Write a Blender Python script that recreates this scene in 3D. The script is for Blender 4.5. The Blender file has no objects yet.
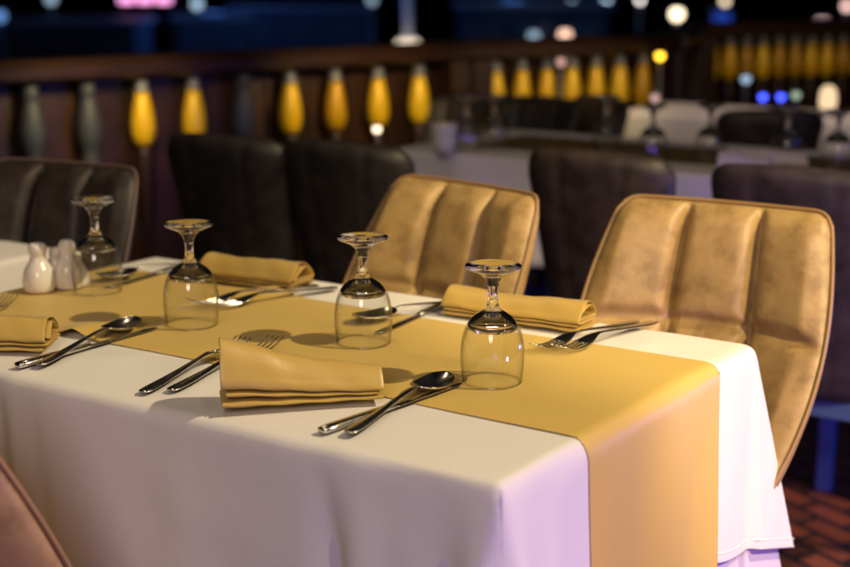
import bpy, bmesh, math, random
import numpy as np
from mathutils import Vector, Matrix

random.seed(4)
sc = bpy.context.scene
COL = sc.collection
PI = math.pi

# ------------------------------------------------------------------ camera
F_PX, W_PX = 1428.0, 850.0
EX = Vector((0.83371508, 0.55219486, 0.0))          # right
EU = Vector((-0.12020745, 0.18149166, 0.97601790))  # up
EF = Vector((-0.53895207, 0.81372084, -0.21769027)) # forward
CAM = Vector((0.68485552, -1.14483549, 1.26))
cd = bpy.data.cameras.new('camera')
cam = bpy.data.objects.new('camera', cd)
COL.objects.link(cam)
m = Matrix((EX, EU, -EF)).transposed().to_4x4()
m.translation = CAM
cam.matrix_world = m
cd.sensor_width = 36.0
cd.lens = F_PX / W_PX * 36.0
cd.clip_start = 0.05
cd.clip_end = 2000
cd.dof.use_dof = True
cd.dof.focus_distance = 1.76
cd.dof.aperture_fstop = 3.1
sc.camera = cam


def at(px, py, d):
    """real place of something seen at a distance d"""
    return CAM + (EX * (px - 425) + EU * (283.5 - py) + EF * F_PX) * (d / F_PX)


def tp(px, py, z=0.76):
    r = EX * (px - 425) + EU * (283.5 - py) + EF * F_PX
    return CAM + r * ((z - CAM.z) / r.z)


def dist(p):
    return (Vector(p) - CAM).dot(EF)


# ------------------------------------------------------------------ materials
def mat(name, color, rough=0.6, metal=0.0, sheen=0.0, spec=0.5):
    M = bpy.data.materials.new(name)
    M.use_nodes = True
    b = M.node_tree.nodes['Principled BSDF']
    b.inputs['Base Color'].default_value = (*color, 1)
    b.inputs['Roughness'].default_value = rough
    b.inputs['Metallic'].default_value = metal
    b.inputs['Specular IOR Level'].default_value = spec
    if sheen:
        b.inputs['Sheen Weight'].default_value = sheen
        b.inputs['Sheen Roughness'].default_value = 0.4
    return M


def nodes(M):
    return M.node_tree.nodes, M.node_tree.links, M.node_tree.nodes['Principled BSDF']


def tex_noise(M, scale, detail=4, rough=0.55, coord='Object', stretch=None):
    N, L, b = nodes(M)
    tc = N.new('ShaderNodeTexCoord')
    n = N.new('ShaderNodeTexNoise')
    n.inputs['Scale'].default_value = scale
    n.inputs['Detail'].default_value = detail
    n.inputs['Roughness'].default_value = rough
    if stretch:
        mp = N.new('ShaderNodeMapping')
        mp.inputs['Scale'].default_value = stretch
        L.new(tc.outputs[coord], mp.inputs[0])
        L.new(mp.outputs[0], n.inputs['Vector'])
    else:
        L.new(tc.outputs[coord], n.inputs['Vector'])
    return n


def ramp(M, src, stops):
    N, L, b = nodes(M)
    r = N.new('ShaderNodeValToRGB')
    e = r.color_ramp.elements
    e[0].position, e[0].color = stops[0][0], (*stops[0][1], 1)
    e[1].position, e[1].color = stops[-1][0], (*stops[-1][1], 1)
    for p, c in stops[1:-1]:
        k = e.new(p)
        k.color = (*c, 1)
    L.new(src, r.inputs[0])
    return r


def bump(M, src, strength, distance=0.001, prev=None):
    N, L, b = nodes(M)
    u = N.new('ShaderNodeBump')
    u.inputs['Strength'].default_value = strength
    u.inputs['Distance'].default_value = distance
    L.new(src, u.inputs['Height'])
    if prev is not None:
        L.new(prev.outputs[0], u.inputs['Normal'])
    L.new(u.outputs[0], b.inputs['Normal'])
    return u


def weave(M, scale, strength, crease=0.3):
    """fine woven grain plus soft unevenness and pressed creases"""
    N, L, b = nodes(M)
    a = tex_noise(M, scale, 2, 0.5, stretch=(1, .25, 1))
    c = tex_noise(M, scale, 2, 0.5, stretch=(.25, 1, .25))
    ad = N.new('ShaderNodeMath'); ad.operation = 'ADD'
    L.new(a.outputs['Fac'], ad.inputs[0]); L.new(c.outputs['Fac'], ad.inputs[1])
    u = bump(M, ad.outputs[0], strength, 0.0006)
    n = tex_noise(M, 11, 5, 0.6)
    u = bump(M, n.outputs['Fac'], 0.3, 0.004, u)
    rg = tex_noise(M, 5.5, 4, 0.5, stretch=(1, 1, .7))
    rg.noise_type = 'RIDGED_MULTIFRACTAL'
    rg.inputs['Distortion'].default_value = .6
    return bump(M, rg.outputs['Fac'], crease, 0.008, u)


M_cloth = mat('white_linen', (0.755, 0.735, 0.72), 0.75, sheen=0.15, spec=0.25)
weave(M_cloth, 900, 0.35, .85)
M_under = mat('violet_lit_linen', (0.66, 0.60, 0.72), 0.8)  # white linen with the violet light put into its colour
M_runner = mat('gold_satin', (0.65, 0.455, 0.115), 0.46, sheen=0.2, spec=0.35)
weave(M_runner, 1000, 0.22, .10)
M_napkin = mat('gold_napkin', (0.53, 0.36, 0.095), 0.33, sheen=0.25, spec=0.45)
weave(M_napkin, 1100, 0.2, .15)
M_steel = mat('polished_steel', (0.70, 0.69, 0.68), 0.16, 1.0)
n = tex_noise(M_steel, 60, 3)
N, L, b = nodes(M_steel)
mr = N.new('ShaderNodeMapRange')
mr.inputs[3].default_value = 0.12; mr.inputs[4].default_value = 0.28
L.new(n.outputs['Fac'], mr.inputs[0]); L.new(mr.outputs[0], b.inputs['Roughness'])
M_china = mat('white_glazed_china', (0.78, 0.74, 0.68), 0.14)
M_hole = mat('dark_hole', (0.02, 0.02, 0.02), 0.6)


def leather(name, c_dark, c_mid, c_light, rough=0.42):
    M = mat(name, c_mid, rough)
    N, L, b = nodes(M)
    n = tex_noise(M, 19, 7, 0.66)
    r = ramp(M, n.outputs['Fac'], [(0.36, c_dark), (0.5, c_mid), (0.64, c_light)])
    L.new(r.outputs[0], b.inputs['Base Color'])
    v = N.new('ShaderNodeTexVoronoi')
    v.inputs['Scale'].default_value = 420
    tc = N.new('ShaderNodeTexCoord')
    L.new(tc.outputs['Object'], v.inputs['Vector'])
    u = bump(M, v.outputs['Distance'], 0.25, 0.0006)
    n2 = tex_noise(M, 28, 4)
    bump(M, n2.outputs['Fac'], 0.25, 0.004, u)
    mr = N.new('ShaderNodeMapRange')
    mr.inputs[3].default_value = rough - 0.1; mr.inputs[4].default_value = rough + 0.14
    L.new(n2.outputs['Fac'], mr.inputs[0]); L.new(mr.outputs[0], b.inputs['Roughness'])
    return M


M_tan = leather('tan_leather', (0.27, 0.172, 0.066), (0.385, 0.255, 0.100), (0.445, 0.302, 0.122))
M_pipe = mat('tan_piping', (0.30, 0.18, 0.075), 0.45)
M_brown = leather('brown_leather', (0.014, 0.009, 0.008), (0.028, 0.019, 0.016), (0.045, 0.031, 0.026), 0.5)
M_brownpipe = mat('brown_piping', (0.14, 0.09, 0.075), 0.5)
M_black = leather('black_leather', (0.006, 0.005, 0.005), (0.012, 0.009, 0.009), (0.021, 0.016, 0.015), 0.5)
M_violet_lit = leather('violet_lit_leather', (0.018, 0.012, 0.018), (0.032, 0.022, 0.033), (0.046, 0.032, 0.048), 0.55)  # dark leather, violet lamplight put into its colour
M_leg = mat('black_metal_legs', (0.02, 0.02, 0.022), 0.4, 0.6)
M_bluelit_leg = mat('blue_lit_wood', (0.08, 0.13, 0.34), 0.45)  # blue lamplight put into the wood colour


def wood(name, c1, c2, scale=6, rough=0.45):
    M = mat(name, c1, rough)
    N, L, b = nodes(M)
    n = tex_noise(M, scale, 6, 0.6, stretch=(1, 9, 1))
    r = ramp(M, n.outputs['Fac'], [(0.3, c1), (0.7, c2)])
    L.new(r.outputs[0], b.inputs['Base Color'])
    bump(M, n.outputs['Fac'], 0.2, 0.003)
    return M


M_wood = wood('mahogany', (0.014, 0.005, 0.0035), (0.034, 0.012, 0.006))
M_panel = wood('carved_panel_wood', (0.012, 0.005, 0.003), (0.055, 0.020, 0.006), 7)
M_gold = mat('gold_paint', (0.86, 0.52, 0.012), 0.35, 0.1)
N, L, b = nodes(M_gold)
oi = N.new('ShaderNodeObjectInfo')
r = ramp(M_gold, oi.outputs['Random'], [(0.0, (.50, .26, .008)), (0.5, (.86, .52, .012)), (1.0, (.9, .58, .02))])
L.new(r.outputs[0], b.inputs['Base Color'])
M_silver = mat('grey_paint', (0.22, 0.23, 0.27), 0.4, 0.3)
M_tablewood = wood('table_wood', (0.08, 0.045, 0.025), (0.14, 0.08, 0.045))

# glass
M_glass = bpy.data.materials.new('clear_glass')
M_glass.use_nodes = True
N = M_glass.node_tree.nodes
b = N['Principled BSDF']
b.inputs['Base Color'].default_value = (1, 1, 1, 1)
b.inputs['Roughness'].default_value = 0.0
b.inputs['Transmission Weight'].default_value = 1.0
b.inputs['IOR'].default_value = 1.5


# thin blown wall of the bowl: clear, with reflections that grow at a glancing angle
M_thin = bpy.data.materials.new('thin_clear_glass')
M_thin.use_nodes = True
N, L = M_thin.node_tree.nodes, M_thin.node_tree.links
N.remove(N['Principled BSDF'])
tr = N.new('ShaderNodeBsdfTransparent'); tr.inputs[0].default_value = (1, 1, 1, 1)
lw = N.new('ShaderNodeLayerWeight'); lw.inputs[0].default_value = .5
pw = N.new('ShaderNodeMath'); pw.operation = 'POWER'; pw.inputs[1].default_value = 5
L.new(lw.outputs['Facing'], pw.inputs[0])
ab = N.new('ShaderNodeMix'); ab.data_type = 'RGBA'   # a glancing ray crosses more glass
ab.inputs['A'].default_value = (.985, .988, .985, 1); ab.inputs['B'].default_value = (.34, .33, .30, 1)
L.new(pw.outputs[0], ab.inputs['Factor']); L.new(ab.outputs['Result'], tr.inputs[0])
gl = N.new('ShaderNodeBsdfGlossy'); gl.inputs['Roughness'].default_value = 0.0
fr = N.new('ShaderNodeFresnel')
ge = N.new('ShaderNodeNewGeometry')
mr = N.new('ShaderNodeMapRange')
mr.inputs[3].default_value = 1.5; mr.inputs[4].default_value = 1 / 1.5   # the same film seen from either side
L.new(ge.outputs['Backfacing'], mr.inputs[0]); L.new(mr.outputs[0], fr.inputs[0])
mx = N.new('ShaderNodeMixShader')
L.new(fr.outputs[0], mx.inputs[0]); L.new(tr.outputs[0], mx.inputs[1]); L.new(gl.outputs[0], mx.inputs[2])
L.new(mx.outputs[0], N['Material Output'].inputs[0])


def emis(name, color, strength):
    M = bpy.data.materials.new(name)
    M.use_nodes = True
    N, L = M.node_tree.nodes, M.node_tree.links
    N.remove(N['Principled BSDF'])
    e = N.new('ShaderNodeEmission')
    e.inputs[0].default_value = (*color, 1)
    e.inputs[1].default_value = strength
    L.new(e.outputs[0], N['Material Output'].inputs[0])
    return M


# floor: small red brown tiles with dark joints
M_floor = mat('terrace_tiles', (0.12, 0.04, 0.02), 0.5)
N, L, b = nodes(M_floor)
tc = N.new('ShaderNodeTexCoord')
mp = N.new('ShaderNodeMapping'); mp.inputs['Rotation'].default_value = (0, 0, math.radians(28))
br = N.new('ShaderNodeTexBrick')
br.inputs['Color1'].default_value = (0.17, 0.055, 0.025, 1)
br.inputs['Color2'].default_value = (0.085, 0.028, 0.018, 1)
br.inputs['Mortar'].default_value = (0.012, 0.010, 0.014, 1)
br.inputs['Scale'].default_value = 3.4
br.inputs['Mortar Size'].default_value = 0.035
br.inputs['Bias'].default_value = -0.1
L.new(tc.outputs['Object'], mp.inputs[0]); L.new(mp.outputs[0], br.inputs['Vector'])
nn = tex_noise(M_floor, 9, 5)
mx = N.new('ShaderNodeMix'); mx.data_type = 'RGBA'; mx.blend_type = 'MULTIPLY'
mx.inputs['Factor'].default_value = 0.7
L.new(br.outputs['Color'], mx.inputs['A']); L.new(nn.outputs['Fac'], mx.inputs['B'])
L.new(mx.outputs['Result'], b.inputs['Base Color'])
bump(M_floor, br.outputs['Fac'], -0.5, 0.004)

M_water = mat('dark_water', (0.004, 0.012, 0.03), 0.12)
nn = tex_noise(M_water, 0.6, 4)
bump(M_water, nn.outputs['Fac'], 0.6, 0.3)
M_quay = mat('quay_paving', (0.05, 0.055, 0.07), 0.7)
nn = tex_noise(M_quay, 0.35, 5)
N, L, b = nodes(M_quay)
r = ramp(M_quay, nn.outputs['Fac'], [(0.35, (0.06, 0.07, 0.09)), (0.7, (0.15, 0.165, 0.20))])
L.new(r.outputs[0], b.inputs['Base Color'])
M_wall = mat('blue_grey_render', (0.04, 0.055, 0.075), 0.8)
M_pane = mat('dark_glazing', (0.03, 0.042, 0.06), 0.3)
M_pole = mat('grey_pole', (0.25, 0.26, 0.3), 0.5, 0.3)
M_whitepole = mat('white_pole', (0.7, 0.68, 0.7), 0.4)


# ------------------------------------------------------------------ mesh helpers
def link(name, me, material=None, parent=None, smooth=True):
    o = bpy.data.objects.new(name, me)
    COL.objects.link(o)
    if material is not None and not me.materials:
        me.materials.append(material)
    if parent is not None:
        o.parent = parent
    if smooth:
        for p in me.polygons:
            p.use_smooth = True
    return o


def from_bm(name, bm, material, parent=None, smooth=True):
    me = bpy.data.meshes.new(name)
    bmesh.ops.recalc_face_normals(bm, faces=bm.faces[:])
    bm.to_mesh(me)
    bm.free()
    return link(name, me, material, parent, smooth)


def grid_mesh(name, P, material, parent=None, closed_u=False, smooth=True):
    """P: nu x nv x 3 array"""
    nu, nv = P.shape[:2]
    me = bpy.data.meshes.new(name)
    faces = []
    for i in range(nu if closed_u else nu - 1):
        k = (i + 1) % nu
        for j in range(nv - 1):
            faces.append((i * nv + j, k * nv + j, k * nv + j + 1, i * nv + j + 1))
    me.from_pydata(P.reshape(-1, 3).tolist(), [], faces)
    me.update()
    return link(name, me, material, parent, smooth)


def add_box(bm, c, s, rz=0.0, bevel=0.0):
    g = bmesh.ops.create_cube(bm, size=1.0)
    vs = g['verts']
    bmesh.ops.scale(bm, vec=s, verts=vs)
    if bevel:
        es = list({e for v in vs for e in v.link_edges})
        r = bmesh.ops.bevel(bm, geom=es, offset=bevel, segments=2, affect='EDGES', profile=0.5)
        vs = list({v for f in r['faces'] for v in f.verts} | {v for v in vs if v.is_valid})
    if rz:
        bmesh.ops.rotate(bm, cent=(0, 0, 0), matrix=Matrix.Rotation(rz, 3, 'Z'), verts=vs)
    bmesh.ops.translate(bm, vec=c, verts=vs)


def add_tube(bm, pts, radii, seg=12, cap=True):
    pts = [Vector(p) for p in pts]
    if not isinstance(radii, (list, tuple)):
        radii = [radii] * len(pts)
    rings = []
    up = Vector((0, 0, 1))
    for i, p in enumerate(pts):
        t = (pts[min(i + 1, len(pts) - 1)] - pts[max(i - 1, 0)]).normalized()
        a = t.cross(up)
        if a.length < 1e-3:
            a = t.cross(Vector((1, 0, 0)))
        a.normalize()
        c = a.cross(t).normalized()
        rings.append([bm.verts.new(p + (a * math.cos(2 * PI * k / seg) + c * math.sin(2 * PI * k / seg)) * radii[i]) for k in range(seg)])
    for i in range(len(rings) - 1):
        for k in range(seg):
            bm.faces.new((rings[i][k], rings[i][(k + 1) % seg], rings[i + 1][(k + 1) % seg], rings[i + 1][k]))
    if cap:
        bm.faces.new(rings[0][::-1])
        bm.faces.new(rings[-1])


def add_lathe(bm, prof, seg=32, c=(0, 0, 0), closed=False):
    """prof: (r, z) list; points with r = 0 become poles"""
    rings = []
    for r, z in prof:
        if r < 1e-6:
            rings.append([bm.verts.new((c[0], c[1], c[2] + z))])
        else:
            rings.append([bm.verts.new((c[0] + r * math.cos(2 * PI * k / seg), c[1] + r * math.sin(2 * PI * k / seg), c[2] + z)) for k in range(seg)])
    idx = list(range(len(rings) - 1))
    pairs = [(i, i + 1) for i in idx] + ([(len(rings) - 1, 0)] if closed else [])
    for i, j in pairs:
        A, B = rings[i], rings[j]
        for k in range(seg):
            q = (k + 1) % seg
            if len(A) == 1 and len(B) == 1:
                continue
            if len(A) == 1:
                bm.faces.new((A[0], B[q], B[k]))
            elif len(B) == 1:
                bm.faces.new((A[k], A[q], B[0]))
            else:
                bm.faces.new((A[k], A[q], B[q], B[k]))


def spline(pts, n):
    """Catmull-Rom through 2-D or 3-D points, n samples"""
    P = np.array(pts, float)
    P = np.vstack([2 * P[0] - P[1], P, 2 * P[-1] - P[-2]])
    seg = len(pts) - 1
    out = []
    for t in np.linspace(0, seg, n):
        i = min(int(t), seg - 1)
        u = t - i
        a, b_, c, d = P[i], P[i + 1], P[i + 2], P[i + 3]
        out.append(0.5 * ((2 * b_) + (-a + c) * u + (2 * a - 5 * b_ + 4 * c - d) * u * u + (-a + 3 * b_ - 3 * c + d) * u ** 3))
    return np.array(out)


def tag(o, label=None, cat=None, group=None, kind=None):
    if label: o['label'] = label
    if cat: o['category'] = cat
    if group: o['group'] = group
    if kind: o['kind'] = kind
    return o


def empty(name, loc, rz, label, cat, group=None):
    o = bpy.data.objects.new(name, None)
    COL.objects.link(o)
    o.empty_display_size = 0.1
    o.location = loc
    o.rotation_euler = (0, 0, rz)
    return tag(o, label, cat, group)


def dup(root, loc, rz, label, group=None):
    r = root.copy()
    COL.objects.link(r)
    r.location = loc
    r.rotation_euler = (0, 0, rz)
    r['label'] = label
    if group: r['group'] = group
    for ch in list(root.children):
        c = ch.copy()
        COL.objects.link(c)
        c.parent = r
        for g in list(ch.children):
            d = g.copy()
            COL.objects.link(d)
            d.parent = c
    return r


def mods(o, solid=None, sub=None, offset=0):
    if solid:
        s = o.modifiers.new('thickness', 'SOLIDIFY')
        s.thickness = solid
        s.offset = offset
    if sub:
        s = o.modifiers.new('smooth', 'SUBSURF')
        s.levels = sub
        s.render_levels = sub
    return o


# ------------------------------------------------------------------ cloth
def sim_cloth(x0, x1, y0, y1, ztop, over, h, r=.012, steps=260, iters=12, seed=1):
    """a square-cut cloth let fall over a table (position based dynamics)"""
    nx = int(round((x1 - x0 + 2 * over) / h)) + 1
    ny = int(round((y1 - y0 + 2 * over) / h)) + 1
    gx = np.linspace(x0 - over, x1 + over, nx)
    gy = np.linspace(y0 - over, y1 + over, ny)
    X = np.zeros((nx, ny, 3))
    X[:, :, 0] = gx[:, None]
    X[:, :, 1] = gy[None, :]
    ph = np.random.RandomState(seed).rand(12) * 6.28
    ox = np.maximum(np.maximum(x0 - gx, gx - x1), 0)[:, None]
    oy = np.maximum(np.maximum(y0 - gy, gy - y1), 0)[None, :]
    X[:, :, 2] = ztop + .002 - .02 * np.hypot(ox, oy) / over * (1 + np.sin(X[:, :, 0] * 9 + ph[0]) * np.sin(X[:, :, 1] * 11 + ph[1]))
    V = np.zeros_like(X)
    hx = gx[1] - gx[0]
    hy = gy[1] - gy[0]
    hd = math.hypot(hx, hy)
    c = np.array([(x0 + x1) / 2, (y0 + y1) / 2, ztop / 2])
    b = np.array([(x1 - x0) / 2, (y1 - y0) / 2, ztop / 2]) - r
    dt = 1 / 90.

    def con(A, B, rest, k):
        d = B - A
        Ln = np.sqrt((d * d).sum(-1, keepdims=True)) + 1e-9
        cr = d * (.5 * k) * ((Ln - rest) / Ln)
        A += cr
        B -= cr

    for s in range(steps):
        V[:, :, 2] -= 2.6 * dt
        V *= .99 if s < steps * .65 else .93
        P0 = X.copy()
        X = X + V * dt
        for it in range(iters):
            for q in (0, 1):
                A = X[q:-1:2]; con(A, X[q + 1::2][:A.shape[0]], hx, 1)
                A = X[:, q:-1:2]; con(A, X[:, q + 1::2][:, :A.shape[1]], hy, 1)
            if it % 2 == 0:
                for a in (0, 1):
                    for q in (0, 1):
                        A = X[a:-1:2, q:-1:2]; con(A, X[a + 1::2, q + 1::2][:A.shape[0], :A.shape[1]], hd, .3)
                        A = X[a:-1:2, q + 1::2]; con(A, X[a + 1::2, q:-1:2][:A.shape[0], :A.shape[1]], hd, .3)
            if it % 3 == 0:
                for o in range(4):
                    A = X[o:-2:4]; con(A, X[o + 2::4][:A.shape[0]], 2 * hx, .15)
                    A = X[:, o:-2:4]; con(A, X[:, o + 2::4][:, :A.shape[1]], 2 * hy, .15)
            if it % 2 == 1 or it == iters - 1:
                q = np.abs(X - c) - b
                qp = np.maximum(q, 0)
                Ln = np.sqrt((qp * qp).sum(-1))
                ins = Ln < r
                sg = np.sign(X - c)
                n = qp / np.maximum(Ln, 1e-9)[..., None]
                core = Ln < 1e-9
                if core.any():
                    idx = np.argwhere(core)
                    n[core] = 0
                    n[idx[:, 0], idx[:, 1], np.argmax(q, -1)[core]] = 1
                nn_ = n * sg
                push = (r - np.where(core, q.max(-1), Ln))[..., None] * nn_
                X = np.where(ins[..., None], X + push, X)
                t = X - P0
                t = t - (t * nn_).sum(-1, keepdims=True) * nn_
                X = np.where(ins[..., None], X - t * .3, X)
        V = (X - P0) / dt
    return gx, gy, X


TX0, TX1, TY0, TY1, TZ = -1.08, 0.02, 0.0, 0.655, 0.76
gx, gy, X = sim_cloth(TX0 + .004, TX1 - .004, TY0 + .004, TY1 - .004, TZ - .002, .25, .0125, r=.009, steps=240)
XX = X.copy()
GXX, GYY = np.meshgrid(gx, gy, indexing='ij')
OXR, OXL = np.clip(GXX - TX1, 0, None), np.clip(TX0 - GXX, 0, None)
OYF, OYB = np.clip(TY0 - GYY, 0, None), np.clip(GYY - TY1, 0, None)


def sstep(a, b_, x):
    t = np.clip((x - a) / (b_ - a), 0, 1)
    return t * t * (3 - 2 * t)


def fall(o, R=.007):
    """how far out and how far down a skirt point is, o along the cloth from the table edge"""
    a = np.clip(o / R, 0, PI / 2)
    rest = np.clip(o - R * PI / 2, 0, None)
    return R * np.sin(a) + .035 * rest, R * (1 - np.cos(a)) + rest


# front and end skirts hang nearly flat between the corners, pressed along the table edge
out, dn = fall(OYF)
T = np.stack([GXX, TY0 - out, TZ - dn], -1)
wF = (OYF > 0) * sstep(TX1 - .05, TX1 - .20, GXX) * sstep(TX0 + .05, TX0 + .2, GXX)
XX += (.80 * wF)[..., None] * (T - XX)
out, dn = fall(OXR)
T = np.stack([TX1 + out, GYY, TZ - dn], -1)
wR = (OXR > 0) * sstep(TY0 + .05, TY0 + .20, GYY) * (GYY <= TY1)
T[..., 2] -= .21 * dn * sstep(TY1 - .26, TY1, GYY)
XX += (wR * (.75 + .25 * sstep(TY1 - .25, TY1 - .05, GYY)))[..., None] * (T - XX)
flat = (OXR + OXL + OYF + OYB) == 0
XX[flat, 0] = GXX[flat]; XX[flat, 1] = GYY[flat]; XX[flat, 2] = TZ
# soft folds and wrinkles of the front
dep = OYF
fr_ = (wF > 0) * np.clip(dep / .03, 0, 1)
for xc, w0, wk, dp in ((-.715, .006, 0, .013), (-.695, .010, 0, -.008), (-.655, .005, .02, .005), (-.205, .008, .10, .017), (-.160, .012, .12, -.010), (-.052, .012, .08, .015), (-.42, .02, .10, -.004)):
    wd = w0 + wk * dep
    XX[:, :, 1] += fr_ * dp * np.clip(dep / .12, 0, 1) * np.exp(-((GXX - xc - .10 * dep) / wd) ** 2)
XX[:, :, 1] += fr_ * .0007 * (np.sin(GXX * 31 + GYY * 22) * np.sin(GYY * 37 - GXX * 13) + .7 * np.sin(GXX * 57 - GYY * 48 + 1))
en_ = (wR > 0) * np.clip(OXR / .03, 0, 1)
XX[:, :, 0] += en_ * .0022 * np.sin(GYY * 34 + OXR * 6) * np.clip(OXR / .1, 0, 1)
XX[:, :, 2] += flat * .0005 * np.sin(GXX * 19 + GYY * 7) * np.sin(GYY * 13)
# the back right corner hangs as one flat pointed fold in the plane of the end
def flap(ox, oy, x1, y1, z1, a=.64, b=.21, slope=.085):
    """corner of a square cloth folded once, pointing away in the plane of the end"""
    lo, hi = np.minimum(ox, oy), np.maximum(ox, oy)
    bk = np.clip((oy - ox) / .25, 0, 1)
    out, dn = fall(hi)
    return np.stack([x1 + (.007 + slope * hi) * (oy <= ox) + (oy > ox) * ((.007 + slope * hi) * (1 - sstep(0, .25, bk)) - .03 * bk * (lo / .25)),
                     y1 + lo * a + (oy > ox) * out * sstep(0, .5, bk), z1 - dn * 1.21 - lo * b], -1)


sec = (OXR > 0) & (OYB > 0)
XX[sec] = flap(OXR, OYB, TX1, TY1, TZ)[sec]
out, dn = fall(OYB)
T = np.stack([GXX, TY1 + out, TZ - dn], -1)
wB = (OYB > 0) * sstep(TX1 - .25, TX1 - .10, GXX) * (GXX <= TX1)
XX += wB[..., None] * (T - XX)
# the near corner falls softly
wk = sstep(TX1 - .13, TX1 - .05, GXX) * sstep(TY0 + .13, TY0 + .05, GYY) * ((OXR > 0) | (OYF > 0))
for _ in range(10):
    av = XX.copy()
    av[1:-1, 1:-1] = .25 * (XX[2:, 1:-1] + XX[:-2, 1:-1] + XX[1:-1, 2:] + XX[1:-1, :-2])
    XX += (.6 * wk)[..., None] * (av - XX)
cloth = grid_mesh('tablecloth', XX, M_cloth)
mods(cloth, .0010, 1, 0)
tag(cloth, 'white tablecloth hanging over the nearest table, under the gold runner', 'tablecloth')


def sample_cloth(u, v):
    """bilinear point and normal on the draped cloth at cut-out coordinates"""
    fu = np.clip((u - gx[0]) / (gx[1] - gx[0]), 0, len(gx) - 1.001)
    fv = np.clip((v - gy[0]) / (gy[1] - gy[0]), 0, len(gy) - 1.001)
    i, j = fu.astype(int), fv.astype(int)
    a, b_ = (fu - i)[..., None], (fv - j)[..., None]
    f = lambda A: (A[i, j] * (1 - a) + A[i + 1, j] * a) * (1 - b_) + (A[i, j + 1] * (1 - a) + A[i + 1, j + 1] * a) * b_
    du = np.gradient(XX, axis=0)
    dv = np.gradient(XX, axis=1)
    nn_ = np.cross(du, dv)
    nn_ /= np.linalg.norm(nn_, axis=-1, keepdims=True) + 1e-9
    N_ = f(nn_)
    return f(XX), N_


# runner: follows the cloth, hangs lower than it at both ends
RU = np.arange(gx[0] + .012, gx[-1] - .012, .0105)
RV = np.linspace(.172, .532, 34)
U, Vv = np.meshgrid(RU, RV, indexing='ij')
RP, RN = sample_cloth(U, Vv)
RP = RP + RN * .0017
# the runner lies a little loose: soft ripples and two lifted tucks on the left half
on = np.clip((RP[:, :, 2] - TZ + .012) / .01, 0, 1)
RP[:, :, 2] += on * .0007 * (1 + np.sin(U * 16 + Vv * 9)) * .5
RP[:, :, 2] += on * .012 * np.exp(-((U + .765 + (Vv - .172) * .4) / .022) ** 2) * np.exp(-((Vv - .172) / .06) ** 2)
RP[:, :, 2] += on * .012 * np.exp(-((U + .70 - (Vv - .532) * .7) / .024) ** 2) * np.exp(-((Vv - .532) / .07) ** 2)
RP[:, :, 1] += on * .006 * np.sin(U * 5.3 + .4) * ((Vv - .35) / .18)
ext0 = [RP[0] + np.array([-.002 * k, 0, -.0105 * k]) for k in range(8, 0, -1)]
ext1 = [RP[-1] + np.array([.0003 * k, 0, -.0105 * k]) for k in range(1, 9)]
RP = np.concatenate([np.stack(ext0), RP, np.stack(ext1)], 0)
runner = grid_mesh('table_runner', RP, M_runner)
mods(runner, .0010, 1, 0)
tag(runner, 'golden satin runner laid along the nearest table and hanging over its end', 'table runner')
edge = bmesh.new()
for j in (0, -1):
    pts = [tuple(p + np.array([0, (.0028 if j == 0 else -.0028), 0]) ) for p in RP[::2, j]]
    add_tube(edge, pts, .0007, 6)
from_bm('hem', edge, M_runner, runner)

# stitched hem of the white cloth
edge = bmesh.new()
for P_ in (XX[-2, :], XX[:, 1]):
    q = [tuple(p) for p in P_]
    add_tube(edge, q, .0012, 6)
from_bm('hem', edge, M_cloth, cloth)

# under cloth: longer skirt, violet light put into its colour, below the white cloth
ux = np.linspace(TX0 - .42, TX1 + .42, 140)
uy = np.linspace(TY0 - .42, TY1 + .42, 104)
UX, UY = np.meshgrid(ux, uy, indexing='ij')
ua, ub, uc, ud, uz = TX0 + .006, TX1 - .006, TY0 + .006, TY1 - .006, TZ - .004
oR, oL = np.clip(UX - TX1, 0, None), np.clip(TX0 - UX, 0, None)
oF, oB = np.clip(TY0 - UY, 0, None), np.clip(UY - TY1, 0, None)
UP = np.stack([np.clip(UX, ua, ub), np.clip(UY, uc, ud), np.full(UX.shape, uz)], -1)
k_ = .022
UP[..., 0] += k_ * oR - k_ * oL
UP[..., 1] += k_ * oB - k_ * oF
UP[..., 2] -= np.maximum(np.maximum(oR * (1 + .21 * sstep(TY1 - .26, TY1, UY)), oL), np.maximum(oF, oB))
UP[..., 0] += .003 * np.sin(UY * 24) * np.clip(oR / .2, 0, 1)
UP[..., 1] += .003 * np.sin(UX * 22) * np.clip(oF / .2, 0, 1)
for o1, o2, sx_, sy_ in ((oL, oB, -1, 1), (oL, oF, -1, -1), (oR, oF, 1, -1)):
    q_ = (o1 > 0) & (o2 > 0)
    lo_ = np.minimum(o1, o2)
    UP[..., 2] -= np.where(q_, lo_ * .35, 0)
q_ = (oR > 0) & (oB > 0)
UP[q_] = flap(oR, oB, ub - .002, ud - .01, uz, .62, .21, .055)[q_]
under = grid_mesh('under_cloth', UP, M_under)
mods(under, .0012, 1, 0)
tag(under, 'under cloth with violet light put into its colour, showing below the hem of the white tablecloth', 'tablecloth')


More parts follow.
